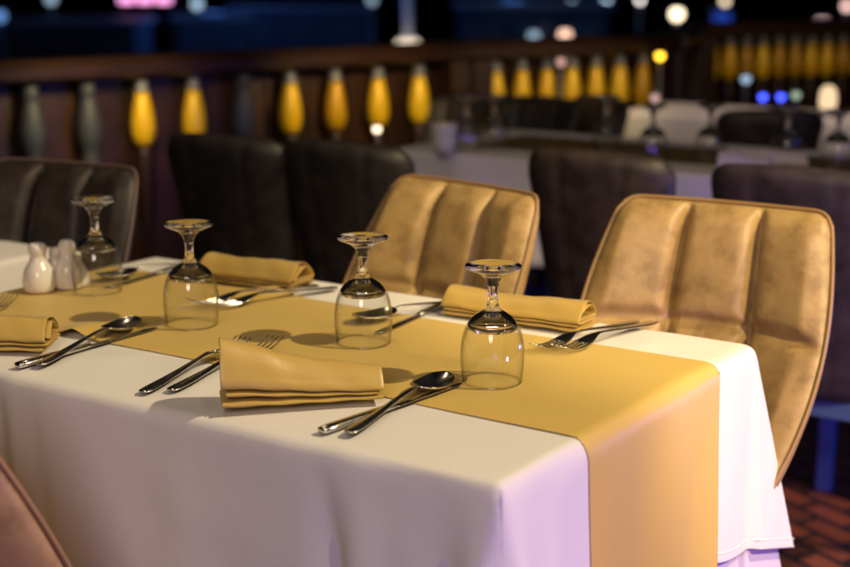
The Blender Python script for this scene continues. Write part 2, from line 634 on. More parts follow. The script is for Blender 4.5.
def dining_table(x0, x1, y0, y1, z, label, mid=None):
    t = empty('dining_table', ((x0 + x1) / 2, (y0 + y1) / 2, 0), 0, label, 'table', 'dining tables on the terrace')
    w, d = x1 - x0, y1 - y0
    bm = bmesh.new()
    add_box(bm, (0, 0, z - .0145), (w - .006, d - .006, .025), bevel=.010)
    from_bm('tabletop', bm, M_tablewood, t, False)
    for sx in (-1, 1):
        for sy in (-1, 1):
            bm = bmesh.new()
            add_box(bm, (sx * (w / 2 - .09), sy * (d / 2 - .09), (z - .028) / 2), (.055, .055, z - .028), bevel=.005)
            from_bm('leg', bm, M_tablewood, t, False)
    if mid is not None:      # a long table on a middle frame with blue light put into its colour
        mx_ = mid - (x0 + x1) / 2
        for sy in (-1, 1):
            bm = bmesh.new()
            add_box(bm, (mx_, sy * (d / 2 - .045), (z - .028) / 2), (.036, .036, z - .028), bevel=.004)
            from_bm('leg', bm, M_bluelit_leg, t, False)
            bm = bmesh.new()
            add_box(bm, (mx_ - .23, sy * (d / 2 - .045), .24), (.42, .022, .04), bevel=.004)
            add_box(bm, (mx_, sy * (d / 2 - .045) - .0195 * 0, .44), (.62, .024, .032), bevel=.004)
            from_bm('rail', bm, M_bluelit_leg, t, False)
    return t


dining_table(TX0 + .016, TX1 - .016, TY0 + .016, TY1 - .016, TZ - .006, 'nearest dining table, under the white cloth and the gold runner')

# ------------------------------------------------------------------ glasses
Z0 = TZ + .0036   # what stands on the runner
ZC = TZ + .0016   # what lies on the white cloth


def make_goblet():
    t = empty('water_goblet', (0, 0, 0), 0, '', 'goblet', 'goblets upside down on the nearest table')
    # upside down: rim on the cloth, foot in the air
    out = spline([(.0362, .0005), (.0378, .012), (.0389, .026), (.0387, .042), (.0368, .056), (.0325, .069), (.0255, .079), (.0165, .086), (.0095, .0905)], 48)
    inn = spline([(.0, .0838), (.006, .0832), (.0140, .0806), (.0232, .0752), (.0306, .0672), (.0352, .0556), (.0374, .042), (.0377, .026), (.0368, .012), (.0354, .0005)], 48)
    stem = spline([(.0095, .0905), (.0072, .096), (.0060, .104), (.0061, .113), (.0073, .121), (.0105, .1285), (.0172, .1345), (.0265, .1385), (.0328, .1412)], 30)
    foot = [(.0340, .1422), (.0342, .1440), (.0334, .1452), (.0250, .1456), (.0, .1464)]
    zc = .072
    lo_o, hi_o = [p for p in map(tuple, out) if p[1] < zc], [p for p in map(tuple, out) if p[1] >= zc]
    hi_i, lo_i = [p for p in map(tuple, inn) if p[1] >= zc], [p for p in map(tuple, inn) if p[1] < zc]
    hi_i[0] = (0.0, hi_i[0][1])
    rm = (hi_o[0][0] + hi_i[-1][0]) / 2
    hi_i.append((rm + .0006, zc - .006)); hi_o.insert(0, (rm + .0007, zc - .006))
    bm = bmesh.new()
    add_lathe(bm, lo_i + [(.0358, .0)] + lo_o, 64)
    from_bm('bowl_wall', bm, M_thin, t)
    bm = bmesh.new()
    add_lathe(bm, [(.0358 + .0010 * math.cos(2 * PI * k / 10), .0011 + .0010 * math.sin(2 * PI * k / 10)) for k in range(10)], 64, closed=True)
    from_bm('rim', bm, M_glass, t)
    bm = bmesh.new()
    add_lathe(bm, hi_i + hi_o + list(map(tuple, stem[1:])) + foot, 64)
    bmesh.ops.remove_doubles(bm, verts=bm.verts[:], dist=1e-6)
    o = from_bm('stem', bm, M_glass, t)
    return t, o


gob, gob_mesh = make_goblet()
spots = [((492, 381), 'sharp upside down water goblet nearest the runner end'),
         ((363.5, 342), 'upside down water goblet behind the folded front napkin'),
         ((192, 324), 'upside down water goblet by the spoon left of centre'),
         ((98, 291), 'upside down water goblet beside the white shakers')]
for i, (p, lb) in enumerate(spots):
    q = tp(*p, Z0)
    loc = (q.x, q.y, Z0)
    if i == 0:
        gob.location = loc
        gob['label'] = lb
    else:
        dup(gob, loc, i * .7, lb)


# ------------------------------------------------------------------ cutlery
def strip(name, stations, material, parent, sub=2):
    """stations: (x along, half width, z, thickness, bowl depth)"""
    nv = 9
    P = np.zeros((len(stations), nv, 3))
    for i, (x, w, z, th, bowl) in enumerate(stations):
        for j in range(nv):
            t = -1 + 2 * j / (nv - 1)
            P[i, j] = (x, w * t, z - bowl * (1 - t * t) + th * .25 * (1 - t * t))
    o = grid_mesh(name, P, material, parent)
    mods(o, .0019, 1, 0)
    return o


def handle_st(x0, x1):
    return [(x0, .0030, .0030, 1, 0), (x0 + .002, .0068, .0031, .004, 0), (x0 + .008, .0090, .0033, .006, 0), (x0 + .03, .0086, .0042, .007, 0), (x0 + .06, .0066, .0062, .007, 0),
            (x0 + .09, .0044, .0092, .006, 0), (x1, .0034, .0125, .005, 0)]


def make_spoon(label):
    t = empty('spoon', (0, 0, 0), 0, label, 'spoon')
    hs = handle_st(0, .125)
    hs[0] = (0, .003, .003, .003, 0)
    bs = []
    for k in range(13):
        s = k / 12
        w = .0205 * math.sqrt(max(0.0, 1 - (abs(s - .46) / (.46 if s < .46 else .54)) ** 2.2)) + .0022
        bs.append((.158 + .074 * s, w, .0122 - .004 * math.sin(s * PI) + .001, 0, .0075 * math.sin(s * PI) ** .7))
    st = hs + [(.145, .0034, .0136, .003, 0)] + bs
    st = [(x, w, z, th, bw) for x, w, z, th, bw in st]
    n_h = len(hs) + 2
    strip('handle', st[:n_h], M_steel, t)
    strip('bowl', st[n_h - 1:], M_steel, t)
    return t


def make_knife(label):
    t = empty('knife', (0, 0, 0), 0, label, 'knife')
    bm = bmesh.new()
    add_tube(bm, [(0, 0, .005), (.002, 0, .005), (.02, 0, .005), (.07, 0, .0052), (.115, 0, .005), (.122, 0, .005)],
             [.003, .0052, .0056, .0046, .0040, .003], 14)
    for v in bm.verts:
        v.co.y *= 1.45
        v.co.z = .0046 + (v.co.z - .005) * .8
    from_bm('handle', bm, M_steel, t)
    P = []
    for k in range(16):
        s = k / 15
        top = .0065 + .0030 * math.sin(s * PI * .5)
        if s > .82:
            top *= math.sqrt(max(0.02, 1 - ((s - .82) / .18) ** 2))
        P.append([(.119 + .124 * s, -.0055 + .003 * max(0, s - .8) * 5 * .4, .0030), (.119 + .124 * s, .000, .0042), (.119 + .124 * s, top, .0026)])
    o = grid_mesh('blade', np.array(P), M_steel, t)
    mods(o, .0012, 1, 0)
    return t


def make_fork(label):
    t = empty('fork', (0, 0, 0), 0, label, 'fork')
    hs = handle_st(0, .125)
    hs[0] = (0, .003, .003, .003, 0)
    st = hs + [(.14, .0034, .0145, .003, 0), (.152, .0060, .0140, .001, 0), (.163, .0105, .0118, 0, .001), (.172, .0122, .0096, 0, .0014), (.178, .0125, .0084, 0, .0014)]
    strip('handle', st, M_steel, t)
    for q in range(4):
        yy = -.0108 + q * .0072
        pts, rad = [], []
        for k in range(9):
            s = k / 8
            x = .176 + .058 * s
            z = .0082 - .0045 * math.sin(s * PI * .75) + .010 * s * s
            pts.append((x, yy * (1 + .05 * s), z))
            rad.append(.0017 * (1 - .55 * s))
        bm = bmesh.new()
        add_tube(bm, pts, rad, 8)
        from_bm('tine', bm, M_steel, t)
    return t


protos = {}


def place_cutlery(kind, a, tip, z, label, group):
    """from its handle end a towards its tip"""
    a, tip = Vector(a), Vector(tip)
    rz = math.atan2(tip.y - a.y, tip.x - a.x)
    if kind not in protos:
        o = {'spoon': make_spoon, 'knife': make_knife, 'fork': make_fork}[kind](label)
        protos[kind] = o
        o.location = (a.x, a.y, z)
        o.rotation_euler = (0, 0, rz)
        o['group'] = group
        return o
    return dup(protos[kind], (a.x, a.y, z), rz, label, group)


GK, GS, GF = 'knives on the nearest table', 'spoons on the nearest table', 'forks on the nearest table'
place_cutlery('knife', tp(321, 437), tp(460, 388), ZC + .001, 'knife under the nearest spoon, beside the folded front napkin', GK)
place_cutlery('spoon', tp(348, 440), tp(446, 386), ZC + .0035, 'nearest spoon with a dark shining bowl, right of the front napkin', GS)
place_cutlery('knife', tp(17, 371), tp(158, 331), ZC + .001, 'knife at the far left front, crossed by a spoon', GK)
place_cutlery('spoon', tp(39, 371), tp(141, 326), ZC + .0035, 'spoon at the left front with its bowl over the runner edge', GS)
place_cutlery('fork', tp(142, 397), tp(258, 343), ZC + .001, 'left fork of the pair under the folded front napkin', GF)
place_cutlery('fork', tp(170, 395), tp(285, 345), ZC + .001, 'right fork of the pair under the folded front napkin', GF)
place_cutlery('fork', tp(655, 325.5), tp(578, 352), ZC + .001, 'outer fork right of the back napkin, nearest the table end', GF)
place_cutlery('fork', tp(637, 325), tp(556, 350), ZC + .001, 'inner fork right of the back napkin, nearer the napkin', GF)
place_cutlery('knife', (-.440, .648, 0), (-.425, .43, 0), ZC + .001, 'knife left of the back napkin, behind the middle goblet', GK)
place_cutlery('spoon', (-.405, .650, 0), (-.470, .46, 0), ZC + .0035, 'spoon crossing the knife behind the middle goblet', GS)
place_cutlery('fork', tp(337, 291), tp(268, 303), ZC + .001, 'outer fork right of the back left napkin', GF)
place_cutlery('fork', tp(318, 289), tp(255, 300), ZC + .001, 'inner fork tucked against the back left napkin', GF)
place_cutlery('knife', (-.955, .645, 0), (-.945, .44, 0), ZC + .001, 'knife at the back left corner behind the goblets', GK)
place_cutlery('spoon', (-.925, .648, 0), (-.975, .46, 0), ZC + .0035, 'spoon at the back left corner behind the goblets', GS)
place_cutlery('fork', tp(-75, 345), tp(22, 301), ZC + .001, 'fork with its tines showing behind the left edge napkin', GF)


# ------------------------------------------------------------------ napkins
def napkin(loc, rz, Ln, h0, h1, w0, w1, label, seed, flip=1):
    """a napkin folded flat and rolled over once, both ends open"""
    rng = random.Random(seed)
    sec = [(.92, .030), (-.99, .030), (-1.03, .065), (-.99, .10), (.93, .115), (.97, .145), (.93, .175), (-.94, .19), (-.98, .215), (-.94, .24), (.50, .255), (.84, .27), (.50, .285),
           (-.80, .29), (-.99, .33), (-.97, .42), (-.66, .74), (-.30, .97), (.02, 1.0), (.42, .92), (.82, .66), (.97, .40), (.90, .33), (.35, .335), (-.62, .36), (-.74, .42), (-.46, .66), (-.10, .84), (.22, .85), (.60, .62), (.70, .50)]
    pl = np.array(sec, float)
    for _ in range(2):                       # corner cutting keeps the folds crisp
        q_ = np.empty((2 * len(pl) - 2, 2))
        q_[0::2] = .78 * pl[:-1] + .22 * pl[1:]
        q_[1::2] = .22 * pl[:-1] + .78 * pl[1:]
        pl = np.vstack([pl[:1], q_, pl[-1:]])
    S = pl
    nL = 30
    P = np.zeros((nL, len(S), 3))
    for i in range(nL):
        s = i / (nL - 1)
        h = h0 + (h1 - h0) * s + .0018 * math.sin(s * 7 + seed)
        w = w0 + (w1 - w0) * s
        pinch = 1 - .06 * math.sin(s * PI)
        for j, (y, z) in enumerate(S):
            jig = .0012 * math.sin(j * .23 + s * 5 + seed)
            endj = (.0030 * math.sin(j * .10 + seed) + .0008 * math.sin(j * .31 + 2 * seed)) * ((2 * s - 1) ** 5)
            P[i, j] = ((s - .5) * Ln + endj, flip * (y * w * pinch + jig), max(.0016, z * h * (1 - .06 * math.sin(s * PI) * (z > .5))) + .0005 * math.sin(s * 23 + j * .3))
    o = grid_mesh('napkin', P, M_napkin)
    mods(o, .0016, 1, 0)
    o.location = loc
    o.rotation_euler = (0, 0, rz)
    return tag(o, label, 'napkin', 'folded gold napkins on the nearest table')


a, b2 = tp(229, 415), tp(391, 407)
ang = math.atan2(b2.y - a.y, b2.x - a.x)
c = (a + b2) / 2 - Vector((0, .012, 0))
nrm = Vector((-math.sin(ang), math.cos(ang), 0))
napkin((c.x + nrm.x * .034, c.y + nrm.y * .034, ZC + .008), ang, (b2 - a).length * .98, .075, .032, .037, .026, 'folded gold napkin at the near front, tall at its left end', 1)
napkin((-.300, .585, ZC + .004), math.radians(2), .218, .036, .038, .032, .034, 'folded gold napkin at the back by the right leather chair', 2)
q = tp(251, 287)
napkin((q.x, q.y + .012, ZC + .004), math.radians(3), .185, .040, .042, .032, .034, 'folded gold napkin at the back left, behind the left goblet', 3)
q = tp(-18, 356)
napkin((q.x - .012, q.y + .03, ZC + .005), math.radians(32), .16, .045, .040, .034, .034, 'darker folded gold napkin cut by the left edge of the photo', 4)


# ------------------------------------------------------------------ shakers
def shaker(loc, h, r, lean, rz, label):
    t = empty('shaker', loc, rz, label, 'shaker', 'white china shakers')
    bm = bmesh.new()
    pr = spline([(0, 0), (.78 * r, 0), (.98 * r, .07 * h), (1.02 * r, .22 * h), (.86 * r, .44 * h), (.55 * r, .62 * h), (.48 * r, .72 * h), (.56 * r, .82 * h), (.55 * r, .92 * h), (.36 * r, .985 * h), (0, h)], 44)
    pr = [(max(0, a_), max(0, b_)) for a_, b_ in pr]
    pr[0] = (0, 0); pr[-1] = (0, h)
    add_lathe(bm, pr, 32)
    for v in bm.verts:
        v.co.x += lean * (v.co.z / h) ** 2
    from_bm('body', bm, M_china, t)
    bm = bmesh.new()
    for k in range(5):
        a_ = k * 2 * PI / 5
        add_lathe(bm, [(0, 0), (.0011, 0), (.0011, .0007), (0, .0007)], 8, (lean * .98 + .005 * math.cos(a_), .005 * math.sin(a_), h - .0012))
    from_bm('pour_hole', bm, M_hole, t)
    return t


q = tp(40, 293); shaker((q.x, q.y, Z0), .077, .0255, 0, .4, 'tallest white china shaker, at the far left')
q = tp(55, 287); shaker((q.x, q.y, Z0), .064, .022, -.014, 3.0, 'rounder white shaker leaning behind the tallest one')
q = tp(69, 290); shaker((q.x, q.y, Z0), .078, .022, 0, 0, 'white shaker just left of the far goblet, taller of its pair')
q = tp(80, 288); shaker((q.x, q.y, Z0), .058, .0165, -.008, .2, 'smallest slim white shaker touching the far goblet')


# ------------------------------------------------------------------ chairs
def rounded(u, v, W, H, r):
    e = max(abs(u), abs(v))
    if e < 1e-6:
        return 0.0, 0.0, 0.0
    sx, sy = u / e * W, v / e * H
    qx, qy = max(-W + r, min(W - r, sx)), max(-H + r, min(H - r, sy))
    dx, dy = sx - qx, sy - qy
    Ld = math.hypot(dx, dy)
    if Ld > 1e-9:
        dx, dy = dx / Ld * r, dy / Ld * r
    return (qx + dx) * e, (qy + dy) * e, e


WIDE = np.polyfit([1, .85, .68, .4, .2, 0], [.93, 1.02, 1.09, 1.0, .82, .58], 4)


def shell_pos(x, z, HB):
    """bends the flat back panel: x lateral, z from the middle"""
    t = min(1.0, max(0.0, (z / HB + 1) / 2))  # 0 bottom, 1 top
    wide = float(np.polyval(WIDE, t))         # broadest under the middle of the back
    X_ = x * wide
    un = x / .19
    lean = .115 * (t - 1) - .05 * (1 - t) ** 2
    wrap = (.020 + .150 * (1 - t) ** .8) * abs(un) ** 2.4
    return Vector((X_, lean - wrap, .65 + z))


def make_shell_chair(label, leather_m, pipe_m, group):
    root = empty('leather_chair', (0, 0, 0), 0, label, 'chair', group)
    HB, W, r = .25, .178, .025
    nu, nv = 81, 71
    A = np.zeros((nu, nv, 3)); B = np.zeros((nu, nv, 3))
    eps = 1e-3
    for i in range(nu):
        for j in range(nv):
            u, v = -1 + 2 * i / (nu - 1), -1 + 2 * j / (nv - 1)
            u = math.copysign(abs(u) ** .85, u); v = math.copysign(abs(v) ** .85, v)
            x, z, e = rounded(u, v, W, HB, r)
            p = shell_pos(x, z, HB)
            n_ = (shell_pos(x + eps, z, HB) - p).cross(shell_pos(x, z + eps, HB) - p).normalized()
            th = .024 * max(0, 1 - e ** 7) ** .5
            puff = 0
            for us in (-.062, .062):
                puff += math.exp(-(abs(x - us) / .0075) ** 1.3)
            g = .025 * min(1, puff)
            zs_ = .068
            g = max(g, .026 * math.exp(-(abs(z - zs_) / .0065) ** 1.2))
            px_ = (abs(x) - .125) / .065 if abs(x) > .062 else x / .062
            pz_ = (z - .145) / .1 if z > zs_ else (z + .1) / .145
            pillow = .010 * max(0, 1 - px_ ** 4) + .004 * max(0, 1 - pz_ ** 4)
            edge_f = min(1, (1 - e) * 9)
            A[i, j] = p + n_ * (th + (pillow - g) * edge_f)
            B[i, j] = p - n_ * th
    # front faces -Y: n_ = X x Z = -Y
    verts = A.reshape(-1, 3).tolist() + B.reshape(-1, 3).tolist()
    faces = []
    off = nu * nv
    for i in range(nu - 1):
        for j in range(nv - 1):
            q_ = (i * nv + j, (i + 1) * nv + j, (i + 1) * nv + j + 1, i * nv + j + 1)
            faces.append(q_)
            faces.append(tuple(off + k for k in reversed(q_)))
    me = bpy.data.meshes.new('backrest')
    me.from_pydata(verts, [], faces)
    bm = bmesh.new(); bm.from_mesh(me)
    bmesh.ops.remove_doubles(bm, verts=bm.verts[:], dist=1e-5)
    bmesh.ops.recalc_face_normals(bm, faces=bm.faces[:])
    bm.to_mesh(me); bm.free()
    back = link('backrest', me, leather_m, root)
    mods(back, None, 1)
    # piping along the rim
    pts = []
    for k in range(160):
        a_ = 2 * PI * k / 160
        u, v = math.cos(a_), math.sin(a_)
        mxx = max(abs(u), abs(v))
        x, z, e = rounded(u / mxx, v / mxx, W, HB, r)
        pts.append(shell_pos(x * 1.004, z * 1.004, HB) )
    bm = bmesh.new()
    add_tube(bm, pts + pts[:1], .0032, 8, False)
    from_bm('piping', bm, pipe_m, back)
    # seat cushion
    def seat_mesh(nm, zt, th_, W_, D_, parent, mt):
        n1 = 29
        T = np.zeros((n1, n1, 3)); Bt = np.zeros((n1, n1, 3))
        for i in range(n1):
            for j in range(n1):
                u, v = -1 + 2 * i / (n1 - 1), -1 + 2 * j / (n1 - 1)
                x, y, e = rounded(u, v, W_, D_, .07)
                k_ = max(0, 1 - e ** 6) ** .5
                T[i, j] = (x, y - .30, zt - th_ / 2 + th_ / 2 * k_ + .008 * (1 - e * e))
                Bt[i, j] = (x, y - .30, zt - th_ / 2 - th_ / 2 * k_)
        vs = T.reshape(-1, 3).tolist() + Bt.reshape(-1, 3).tolist()
        fs = []
        for i in range(n1 - 1):
            for j in range(n1 - 1):
                q_ = (i * n1 + j, (i + 1) * n1 + j, (i + 1) * n1 + j + 1, i * n1 + j + 1)
                fs.append(q_); fs.append(tuple(n1 * n1 + k for k in reversed(q_)))
        me_ = bpy.data.meshes.new(nm)
        me_.from_pydata(vs, [], fs)
        bm_ = bmesh.new(); bm_.from_mesh(me_)
        bmesh.ops.remove_doubles(bm_, verts=bm_.verts[:], dist=1e-5)
        bmesh.ops.recalc_face_normals(bm_, faces=bm_.faces[:])
        bm_.to_mesh(me_); bm_.free()
        return link(nm, me_, mt, parent)
    seat_mesh('seat', .465, .085, .140, .17, root, leather_m)
    bm = bmesh.new()
    add_box(bm, (0, -.30, .418), (.30, .30, .024), bevel=.004)
    from_bm('seat_frame', bm, M_leg, root, False)
    for sx in (-1, 1):
        for sy in (-1, 1):
            bm = bmesh.new()
            add_tube(bm, [(sx * .13, -.30 + sy * .13, .412), (sx * .19, -.30 + sy * .19, .006), (sx * .19, -.30 + sy * .19, 0)], [.013, .009, .009], 12)
            from_bm('leg', bm, M_leg, root)
    return root


GC = 'tan leather chairs at the nearest table'
tan = make_shell_chair('large tan leather chair at the right back of the table', M_tan, M_pipe, GC)
tan.location = (-.132, .94, 0)
tan.rotation_euler = (0, 0, math.radians(3))
dup(tan, (-.560, .885, 0), math.radians(-13), 'smaller looking tan leather chair in the middle, behind the back napkin')
dup(tan, (-.592, -.345, 0), math.radians(178), 'tan leather chair seen only as a blurred corner at bottom left')
brown = make_shell_chair('dark brown panelled chair at the far left behind the shakers', M_brown, M_brownpipe, 'dark chairs on the terrace')
q = at(72, 167, 2.66)
brown.location = (q.x, q.y, 0)
brown.rotation_euler = (0, 0, math.radians(8))


def make_high_chair(label, m_fab, m_leg, group):
    """upholstered chair with a broad, slightly tapered back on a square leg frame; seat to -Y"""
    root = empty('upholstered_chair', (0, 0, 0), 0, label, 'chair', group)
    HB, W, r = .24, .162, .045
    nu, nv = 29, 29
    A = np.zeros((nu, nv, 3)); B = np.zeros((nu, nv, 3))
    for i in range(nu):
        for j in range(nv):
            u, v = -1 + 2 * i / (nu - 1), -1 + 2 * j / (nv - 1)
            u = math.copysign(abs(u) ** .8, u); v = math.copysign(abs(v) ** .8, v)
            x, z, e = rounded(u, v, W, HB, r)
            t = (z / HB + 1) / 2
            X_ = x * (.76 + .27 * t)
            Y_ = -.10 * (1 - t) - .035 * abs(x / W) ** 2.2
            Zz = .43 + .47 * t - .012 * (x / W) ** 2 * t
            th = .030 * max(0, 1 - e ** 8) ** .5
            seam = .006 * math.exp(-(abs(abs(x) - .07) / .008) ** 1.4) * min(1, (1 - e) * 8)
            A[i, j] = (X_, Y_ - th + seam, Zz)
            B[i, j] = (X_, Y_ + th - seam * .6, Zz)
    vs = A.reshape(-1, 3).tolist() + B.reshape(-1, 3).tolist()
    fs = []
    for i in range(nu - 1):
        for j in range(nv - 1):
            q_ = (i * nv + j, (i + 1) * nv + j, (i + 1) * nv + j + 1, i * nv + j + 1)
            fs.append(q_); fs.append(tuple(nu * nv + k for k in reversed(q_)))
    me = bpy.data.meshes.new('backrest')
    me.from_pydata(vs, [], fs)
    bm = bmesh.new(); bm.from_mesh(me)
    bmesh.ops.remove_doubles(bm, verts=bm.verts[:], dist=1e-5)
    bmesh.ops.recalc_face_normals(bm, faces=bm.faces[:])
    bm.to_mesh(me); bm.free()
    link('backrest', me, m_fab, root)
    bm = bmesh.new()
    add_box(bm, (0, -.29, .47), (.37, .37, .075), bevel=.02)
    from_bm('seat', bm, m_fab, root)
    bm = bmesh.new()
    add_box(bm, (0, -.29, .412), (.35, .35, .038), bevel=.003)
    from_bm('seat_frame', bm, m_leg, root, False)
    for sx in (-1, 1):
        for sy in (-1, 1):
            bm = bmesh.new()
            add_box(bm, (sx * .16, -.29 + sy * .16, .196), (.034, .034, .392), bevel=.003)
            from_bm('leg', bm, m_leg, root, False)
    for sx in (-1, 1):
        bm = bmesh.new()
        add_box(bm, (sx * .16, -.29, .17), (.018, .284, .024))
        from_bm('stretcher', bm, m_leg, root, False)
    return root


GD = 'dark chairs on the terrace'
dark = make_high_chair('black chair with its back turned, left of the middle, behind the left goblet', M_black, M_bluelit_leg, GD)


def back_chair(o, px, py, d, rz):
    q = at(px, py, d)
    o.location = (q.x, q.y, 0)
    o.rotation_euler = (0, 0, rz)


back_chair(dark, 217, 133, 3.12, PI + .12)
c2 = dup(dark, (0, 0, 0), 0, 'wide black chair with its back turned, left of the middle tan chair')
back_chair(c2, 337, 141, 3.0, PI + .1)
brn = make_high_chair('dark brown chair with its back turned, between the two tan chairs', M_brown, M_bluelit_leg, GD)
back_chair(brn, 592, 155, 2.85, PI + .05)
purplish = make_high_chair('plum chair with violet and blue light put into its colours, behind the right tan chair', M_violet_lit, M_bluelit_leg, GD)
back_chair(purplish, 797, 172, 2.62, PI + .02)
purplish.scale = (1.12, 1, 1)
# further chairs
f1 = dup(brn, (0, 0, 0), 0, 'far brown chair left of the lit white table by the railing')
back_chair(f1, 607, 108, 4.75, -.5)
f2 = dup(brn, (0, 0, 0), 0, 'far brown chair right of the lit white table by the railing')
back_chair(f2, 772, 118, 4.3, PI + .5)
f3 = dup(dark, (0, 0, 0), 0, 'far black chair beyond the second table, under the gold balusters')
back_chair(f3, 470, 114, 4.85, .1)
f4 = dup(dark, (0, 0, 0), 0, 'far black chair beyond the second table, left of the lit white table')
back_chair(f4, 542, 114, 4.75, .05)

for o in (f1, f2, f3, f4):
    o.scale = (1, 1, .93)


# ------------------------------------------------------------------ other tables
def simple_cloth(x0, x1, y0, y1, z, over, label, seed, material=None):
    rng = np.random.RandomState(seed)
    rr = .03
    per = []
    for cxx, cyy, a0 in ((x1 - rr, y1 - rr, 0), (x0 + rr, y1 - rr, 90), (x0 + rr, y0 + rr, 180), (x1 - rr, y0 + rr, 270)):
        for k in range(7):
            a = math.radians(a0 + k * 15)
            per.append((cxx + rr * math.cos(a), cyy + rr * math.sin(a), math.cos(a), math.sin(a)))
    dense = []
    for i in range(len(per)):
        a, b_ = per[i], per[(i + 1) % len(per)]
        n_ = max(1, int(math.hypot(a[0] - b_[0], a[1] - b_[1]) / .02))
        for k in range(n_):
            t = k / n_
            dense.append(tuple(a[q_] * (1 - t) + b_[q_] * t for q_ in range(4)))
    D = np.array(dense)
    s = np.arange(len(D)) * .02
    corner = np.minimum(1, np.abs(D[:, 2] * D[:, 3]) * 2)
    rows = []
    cx_, cy_ = (x0 + x1) / 2, (y0 + y1) / 2
    for k in np.linspace(0.02, .985, 14):
        rows.append(np.stack([cx_ + (D[:, 0] - cx_) * k, cy_ + (D[:, 1] - cy_) * k, np.full(len(D), z + .0)], 1))
    for k, (dr, dz) in enumerate(((0.0, -.001), (.003, -.005), (.004, -.012))):
        rows.append(np.stack([D[:, 0] + D[:, 2] * dr, D[:, 1] + D[:, 3] * dr, np.full(len(D), z + dz)], 1))
    for k in np.linspace(.1, 1, 12):
        w = .004 + k * (.012 * np.sin(s * 15 + seed) + .007 * np.sin(s * 31 + 2) + .012 + .06 * corner)
        rows.append(np.stack([D[:, 0] + D[:, 2] * w, D[:, 1] + D[:, 3] * w, z - .012 - over * k * (1 + .28 * corner)], 1))
    P = np.stack(rows, 1)
    o = grid_mesh('tablecloth', P, material or M_cloth, closed_u=True)
    mods(o, .0012, None, 1)
    return tag(o, label, 'tablecloth', 'white cloths on the tables behind')


def table_set(x0, x1, y0, y1, tl, cl, seed, over=.27, mid=None):
    dining_table(x0, x1, y0, y1, TZ - .004, tl, mid)
    return simple_cloth(x0, x1, y0, y1, TZ, over, cl, seed)


table_set(-1.98, -1.262, -.05, .600, 'neighbouring dining table beyond the left end of the nearest table', 'white cloth on the neighbouring table behind the white shakers', 1)
table_set(-1.58, .62, 2.12, 2.72, 'long dining table in the second row, behind the dark chairs', 'white cloth of the second row table, seen between the dark chairs', 2, .27, -.33)
q = at(728, 110, 4.75)
table_set(q.x - .42, q.x, q.y, q.y + .45, 'far dining table by the railing with a lit cloth', 'pale lit cloth on the far table by the railing', 3, .40)
q = at(820, 112, 4.75)
table_set(q.x - .16, q.x + .45, q.y - .10, q.y + .30, 'far dining table at the right edge', 'warm lit cloth on the far right table', 4)

bm = bmesh.new()
add_box(bm, (-.40, 2.42, TZ + .0035), (2.03, .30, .0035))
M_olive = mat('olive_runner', (0.16, 0.115, 0.035), 0.7)
weave(M_olive, 900, .2)
tag(from_bm('table_runner', bm, M_olive, None, False), 'dull olive runner along the second row table behind the dark chairs', 'table runner')
GG = 'goblets on the tables behind'
for px, py, d, lb in ((836, 170, 3.30, 'dark blurred goblet on the second row table, at the right edge'),
                      (709, 163, 3.55, 'dark blurred goblet on the second row table, in front of the lit cloth'),
                      (652, 163, 3.6, 'blurred sparkling goblet left of the lit far table'),
                      (438, 153, 3.75, 'blurred goblet on the second row table, right of the white cup'),
                      (494, 150, 3.75, 'blurred goblet on the second row table, below the gold balusters'),
                      (606, 150, 3.75, 'faint goblet on the second row table, behind the dark brown chair'),
                      (786, 165, 3.75, 'faint goblet on the second row table, among the pale napkins')):
    q = tp(px, py, TZ + .001)
    q.y = min(max(q.y, 2.18), 2.66); q.x = max(q.x, -1.38)
    dup(gob, (q.x, q.y, TZ + .0056), px, lb, GG)
# napkins and small things on the second row
M_white_nap = mat('white_napkin', (0.62, 0.56, 0.56), 0.7)


def far_napkin(px, py, rz, label, L_=.2):
    q = tp(px, py, TZ)
    o = napkin((q.x, min(max(q.y, 2.2), 2.6), TZ + .003), rz, L_, .05, .04, .05, .045, label, px)
    o.data.materials.clear(); o.data.materials.append(M_white_nap)
    o['group'] = 'pale napkins on the second row table'
    return o


far_napkin(765, 168, .5, 'pale folded napkin on the second row table, behind the plum chair')
far_napkin(735, 176, .2, 'small pale napkin beside the dark goblet, behind the plum chair', .12)
q = tp(419, 152, TZ)
bm = bmesh.new()
add_lathe(bm, [(0, .006), (.024, .006), (.030, .03), (.036, .075), (.039, .08), (.037, .075), (.032, .03), (.026, 0), (0, 0)], 24)
cup = from_bm('cup', bm, M_china)
cup.location = (max(q.x, -1.40), min(q.y, 2.64), TZ + .002)
tag(cup, 'small white cup on the second row table, below the gold balusters', 'cup')
q = at(827, 116, 4.85)
t = empty('candle_lamp', (q.x, q.y, TZ + .002), 0, 'small lit candle lamp on the far right table', 'candle lamp')
bm = bmesh.new()
add_lathe(bm, [(0, 0), (.035, 0), (.036, .012), (.018, .018), (.018, .022), (0, .022)], 20)
from_bm('base', bm, M_silver, t)
bm = bmesh.new()
add_lathe(bm, [(0, .0225), (.026, .0225), (.030, .05), (.026, .085), (.012, .10), (0, .10)], 20)
from_bm('flame_glass', bm, emis('candle_glow', (1, .72, .42), 1.1), t)

# ------------------------------------------------------------------ balustrade
GB = 'wooden balustrades along the terrace edge'


